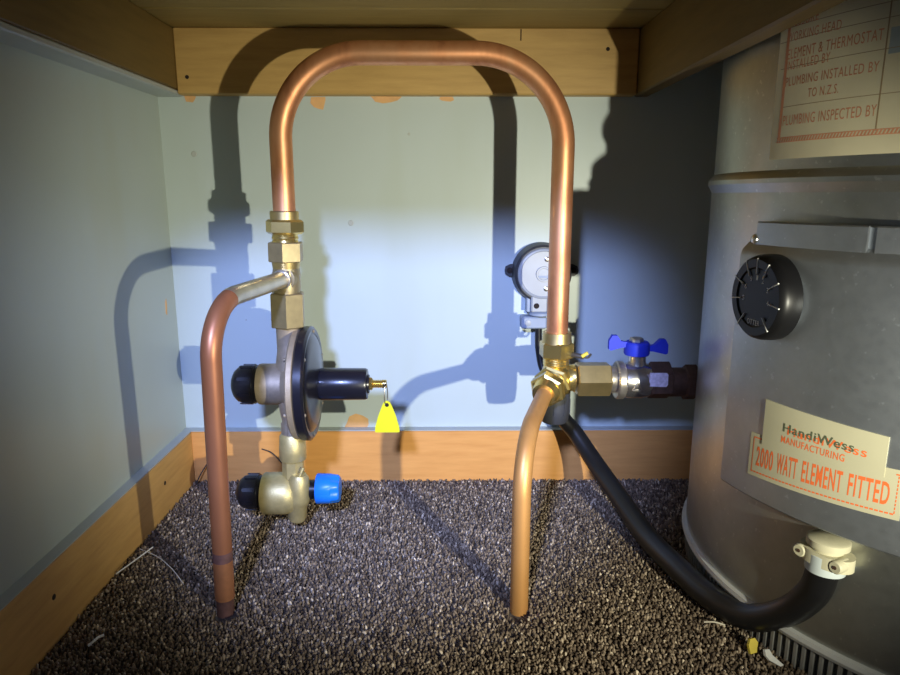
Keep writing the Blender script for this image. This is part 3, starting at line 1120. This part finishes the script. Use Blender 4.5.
# emblem cast on the body: raised triangle in a frame
ec = at(637.5, 387, YL - 18.9 * px)
for (a_, b_) in (((-4.5, -4), (4.5, -4)), ((4.5, -4), (0, 4.5)), ((0, 4.5), (-4.5, -4))):
    pa = ec + Vector((a_[0] * px, 0, a_[1] * px))
    pb = ec + Vector((b_[0] * px, 0, b_[1] * px))
    MB().tube([pa, pb], 0.00055, 8).build('cast_emblem', 'nickel', bv)
# lilac patch on the hexagon flat that faces the room
pm = at(658.5, 380, YL - 19.5 * px * math.cos(R(30)))
MB().prism([(-9.2, -6.5), (8, -7.2), (9.6, -5), (9.4, 5.5), (8, 7.2), (-9, 7.4)] and [(x * px, y * px) for x, y in [(-9.2, -6.5), (8, -7.2), (9.6, -5), (9.4, 5.5), (8, 7.2), (-9, 7.4)]], pm + Vector((0, 0.0004, 0)), EX, UZ, (0, -0.0012, 0)).build('lilac_patch', 'lilac_tone', bv)
st = at(636.5, 366, YL)
zt = at(636.5, 346, YL).z
MB().lathe(st - UZ * 0.004, (0, 0, 1), [(0, 10.5 * px), (0.006, 9.4 * px), (0.011, 8.8 * px), (zt - st.z + 0.003, 8.6 * px)], 28).build('stem', 'nickel', bv)
hd = at(636.5, 354.5, YL)
zh0 = hd.z
zh1 = at(636.5, 341.5, YL).z
hub = MB().lathe((hd.x, YL, zh0), (0, 0, 1), [(0, 12 * px), (0.002, 13 * px), (zh1 - zh0 - 0.002, 12.4 * px), (zh1 - zh0, 11 * px)], 32).build('handle_hub', 'blue_handle', bv)
for (sgn, outer, ztop, zbot, ztip) in ((-1, 29, 335, 350, 336), (1, 31, 339, 354, 340)):
    zz = lambda y: at(636.5, y, YL).z
    zc_ = (zz(ztop) + zz(zbot)) / 2
    hw = (zz(ztop) - zz(zbot)) / 2
    pr_ = [(9, -0.55), (16, -0.6), (outer - 2, -1.0), (outer, -0.85), (outer, 0.3), (outer - 3, 1.0), (outer - 8, 1.0), (17, 0.25), (9, 0.1)]
    poly = [(x * px * sgn, y * hw) for x, y in pr_]
    MB().prism(poly, Vector((hd.x, YL - 0.0035, zc_)), EX, UZ, (0, 0.007, 0)).build('wing', 'blue_handle', hub)
MB().hexa((hd.x - 0.001, YL, zh1 - 0.001), (0, 0, 1), 0.006, 7 * px, R(12), (0, -1, 0), 0.2).build('top_nut', 'nickel_aged', bv)

# rusty inlet from ball valve to cylinder, shadow put into its dark colour
r0 = at(668, 382, YL)
ir = thing('inlet_pipe', r0, 'rusty inlet pipe and union, darkened for shadow, running into the cylinder side', 'pipe')
MB().lathe(r0, EX, [(0, 15 * px), (30 * px, 15 * px)], 28).build('pipe_stub', 'rusty_shaded', ir)
MB().hexa(r0 + EX * 15 * px, EX, 14 * px, 18.5 * px, R(0), ch=0.1).build('union_nut', 'rusty_shaded', ir)

# ------------------------------------------------------------------ junction box on the back wall
bc = at(541, 272, YW)
jb = thing('junction_box', (bc.x, YW, bc.z - 0.036), 'round grey conduit junction box screwed to the back wall', 'junction box')
k9 = 0.00137
NY = Vector((0, -1, 0))
bs = MB().lathe(bc, NY, [(0, 31 * k9), (0.010, 30.5 * k9), (0.022, 29 * k9), (0.024, 27 * k9)], 48).build('back_box', 'grey_dark_plastic', jb)
for sx in (-1, 1):
    poly = [(sx * x, y) for x, y in ((26 * k9, -7 * k9), (34 * k9, -6 * k9), (37.5 * k9, -3.5 * k9), (38 * k9, 0), (37 * k9, 4 * k9), (33 * k9, 6 * k9), (26 * k9, 7 * k9))]
    lg = MB().prism(poly, bc + UZ * 0.003, EX, UZ, (0, -0.006, 0)).build('lug', 'grey_dark_plastic', jb)
    MB().lathe(bc + Vector((sx * 33 * k9, -0.006, 0.003)), NY, [(0, 3.2 * k9), (0.0012, 3 * k9), (0.0018, 1.5 * k9)], 14).build('screw', 'hole_dark', lg)
lidc = bc + NY * 0.022
lid = MB().lathe(lidc, NY, [(0, 26.2 * k9), (0.003, 26 * k9), (0.005, 25 * k9), (0.0058, 23.4 * k9), (0.0045, 22.6 * k9), (0.0045, 0.0005)], 56).build('lid', 'grey_plastic', jb)
MB().lathe(lidc + NY * 0.004, NY, [(0, 8 * k9), (0.003, 7.6 * k9), (0.003, 6 * k9), (0.0012, 5.6 * k9), (0.0012, 0.0004)], 32).build('centre_boss', 'grey_plastic', lid)
MB().prism([(-5.4 * k9, -1.6 * k9), (5.4 * k9, -1.6 * k9), (4.6 * k9, -4 * k9), (-4.6 * k9, -4 * k9)], lidc + NY * 0.005, EX, UZ, (0, -0.0012, 0)).build('centre_slot', 'slate_plastic', lid)
for sz in (-1, 1):
    MB().lathe(lidc + Vector((0.004, -0.004, sz * 15 * k9)), NY, [(0, 2.8 * k9), (0.0014, 2.6 * k9), (0.002, 1.4 * k9)], 16).build('screw', 'nickel', lid)
# entry spout below with its screw, collar and cable saddle
spt = at(539.5, 293, YW - 0.018)
spb = at(539.5, 312, YW - 0.018)
MB().box((spt.x - 9 * k9, YW - 0.026, spb.z), (spt.x + 8 * k9, YW - 0.004, spt.z + 0.006), 0.002).build('spout', 'grey_plastic', jb)
sc = at(536.5, 306, YW - 0.0262)
MB().lathe(sc, NY, [(0, 2.9 * k9), (0.001, 2.6 * k9)], 14).build('spout_screw', 'hole_dark', jb)
MB().box((spt.x - 13 * k9, YW - 0.020, spb.z), (spt.x - 9 * k9, YW, spt.z + 0.008), 0.001).build('spout_rect', 'slate_plastic', jb)  # narrow slate rectangle left of the spout
cb_ = at(540, 311, YW - 0.016)
MB().lathe(cb_, (0, 0, -1), [(0, 9 * k9), (0.002, 11.5 * k9), (0.005, 11.5 * k9), (0.006, 9 * k9)], 32).build('collar', 'slate_plastic', jb)
s0 = at(521, 316, YW - 0.016)
s1 = at(546, 328, YW - 0.016)
sd = MB().box((s0.x, YW - 0.024, s1.z), (s1.x, YW, s0.z), 0.002).build('saddle_clamp', 'slate_plastic', jb)
MB().lathe(at(528, 323, YW - 0.0242), NY, [(0, 3.2 * k9), (0.001, 3 * k9), (0.0014, 1.2 * k9)], 14).build('saddle_screw', 'grey_plastic', sd)

# cable from the box down to the conduit gland
g_top = at(557, 385, 0.915)
g_bot = at(561, 414, 0.900)
pts = spline([at(538.5, 324, YW - 0.014), at(539, 350, YW - 0.014), at(544, 372, 0.930), g_top], 8)
cab = MB().tube(pts, 0.0052, 14).build('power_cable', 'black_rubber')
tag(cab, 'thin black power cable dropping from the junction box behind the brass tee', 'cable')
# ------------------------------------------------------------------ black hose from the gland to the cylinder
RH = 0.0128
ga, gz = cyl(822, 560, RC - 0.010)
gp = cp(RC - 0.004, cyl(825, 548, RC - 0.004)[0], ZCB)
hose_pts = [g_top, g_bot, at(576, 434, 0.885), at(596, 464, 0.850), at(619, 497, 0.795), at(648, 538, 0.725), at(681, 583, 0.655), at(712, 606, 0.606), at(750, 617, 0.568), at(788, 611, 0.538), at(814, 591, 0.515), at(824, 566, 0.503)]
hose_pts = [Vector((p.x, p.y, max(p.z, 0.0205))) for p in hose_pts]
hp_ = spline(hose_pts, 8)
hr_ = [RH * (0.80 + 0.20 * min(1.0, k_ / 40)) for k_ in range(len(hp_))]
hs = MB().tube(hp_, hr_, 24).build('flexible_conduit', 'black_rubber')
tag(hs, 'thick black flexible conduit looping across the carpet to the cylinder', 'conduit')

cg = thing('cable_clamp', hose_pts[-1], 'cream and white plastic cable clamp where the black conduit enters the cylinder', 'clamp')
hd_ = (Vector((gp.x, gp.y, ZCB)) - hose_pts[-1])
ax = Vector((0.02, 0.02, 1.0)).normalized()
e0 = at(825, 567, 0.503)
MB().lathe(e0 - ax * 0.003, ax, [(0, 0.0135), (0.001, 0.0155), (0.016, 0.0155), (0.017, 0.014)], 32).build('white_sleeve', 'white_plastic', cg)
vx = at(838, 560, 0.50) - at(805, 548, 0.525)
vx.z = 0
vx.normalize()
vy = ax.cross(vx).normalized()
mid_ = e0 + ax * 0.011
pp = []
for k in range(24):
    t = 2 * math.pi * k / 24
    x_, y_ = math.cos(t), math.sin(t)
    pp.append((x_ * 0.0190 + (0.003 if x_ > 0 else -0.003), y_ * 0.0150))
jaw = MB().prism(pp, mid_ - ax * 0.006, vx, vy, ax * 0.011).build('jaw', 'cream_plastic', cg)
for sx in (-1, 1):
    q = mid_ + vx * (0.0155 * sx)
    MB().lathe(q - vy * 0.0145 * (1 if vy.y > 0 else -1), vy * (1 if vy.y > 0 else -1), [(0, 0.0045), (0.001, 0.0055), (0.014, 0.0058)], 18).build('lug', 'cream_plastic', cg)
    MB().lathe(q - vy * 0.0150 * (1 if vy.y > 0 else -1), vy * (1 if vy.y > 0 else -1), [(0, 0.0016), (0.002, 0.0016)], 12).build('screw', 'rusty_shaded', cg)
MB().lathe(mid_ + ax * 0.005, ax, [(0, 0.0125), (0.004, 0.0125), (0.0042, 0.0165), (0.0095, 0.0165), (0.0105, 0.0150), (0.0106, 0.002)], 32).build('lock_ring', 'cream_plastic', cg)

# ------------------------------------------------------------------ loose bits
def strand(pxs, r, mat, label, cat, name):
    pts = []
    for (x, y, z) in pxs:
        pts.append(at(x, y, z=z))
    o = MB().tube(spline(pts, 6), r, 6).build(name, mat)
    return tag(o, label, cat)


strand([(116, 574, 0.008), (134, 561, 0.010), (153, 547, 0.012)], 0.0008, 'paper_scrap', 'straight pale fibre lying on carpet by the left baseboard', 'fibre', 'loose_fibre')
strand([(140, 549, 0.008), (158, 557, 0.011), (172, 569, 0.010), (183, 583, 0.008)], 0.0005, 'paper_scrap', 'thin curved pale fibre lying on carpet by the left baseboard', 'fibre', 'loose_fibre')
strand([(88, 646, 0.008), (95, 640, 0.010), (99, 637, 0.009), (104, 635, 0.009)], 0.0013, 'paper_scrap', 'small curled white paper scrap on carpet at lower left', 'scrap', 'paper_scrap')
strand([(704, 622, 0.009), (714, 622, 0.011), (725, 625, 0.009)], 0.0008, 'straw', 'short straw on the carpet in front of the black conduit', 'straw', 'loose_straw')
q = at(752, 645, z=0.010)
tag(MB().prism([(-.005, -.006), (.002, -.007), (.005, .001), (.002, .006), (-.003, .007), (-.006, .002)], q, (0.9, 0.3, 0.2), (0, 0.5, 0.8), (0.001, -0.002, 0.001)).build('paint_flake', 'yellow_chip', None, False), 'yellow flake on the carpet beside the cylinder base', 'flake')
q = at(768, 655, z=0.010)
tag(MB().prism([(-.004, -.001), (-.001, -.005), (.008, -.009), (.011, -.007), (.002, .001), (0, .006), (-.004, .005)], q, (0.9, -0.3, 0.0), (0.1, 0.6, 0.6), (0.001, -0.002, 0.001)).build('plaster_flake', 'paper_scrap', None, False), 'white plaster flake on the carpet beside the cylinder base', 'flake')


def wire(pts, r, label):
    return tag(MB().tube(spline(pts, 6), r, 8).build('loose_wire', 'dark_wire'), label, 'wire')


wire([at(195, 486, YW - 0.03), at(202, 472, YW - 0.025), at(215, 452, YW - 0.0165)], 0.0009, 'dark wire poking up in the left back corner behind the copper pipe')
wire([at(262, 449, YW - 0.0165), at(272, 453, YW - 0.022), at(283, 464, YW - 0.03)], 0.0009, 'thin dark wire against the back baseboard beside the small brass valve')
wr_ = thing('loose_wire', at(571, 360, 0.775), 'short dark wire end with a yellow tip sticking out behind the right brass tee', 'wire')
MB().tube(spline([at(568, 356, 0.79), at(574, 355, 0.775), at(584, 357, 0.77)], 6), 0.0030, 10).build('sheath', 'dark_wire', wr_)
MB().tube(spline([at(582, 356.5, 0.769), at(585, 354.5, 0.768), at(588, 353, 0.767)], 4), 0.0022, 8).build('tip', 'yellow_chip', wr_)
MB().tube(spline([at(583, 357, 0.772), at(588, 357.5, 0.771), at(591, 354, 0.770)], 4), 0.0014, 8).build('strand', 'dark_wire', wr_)
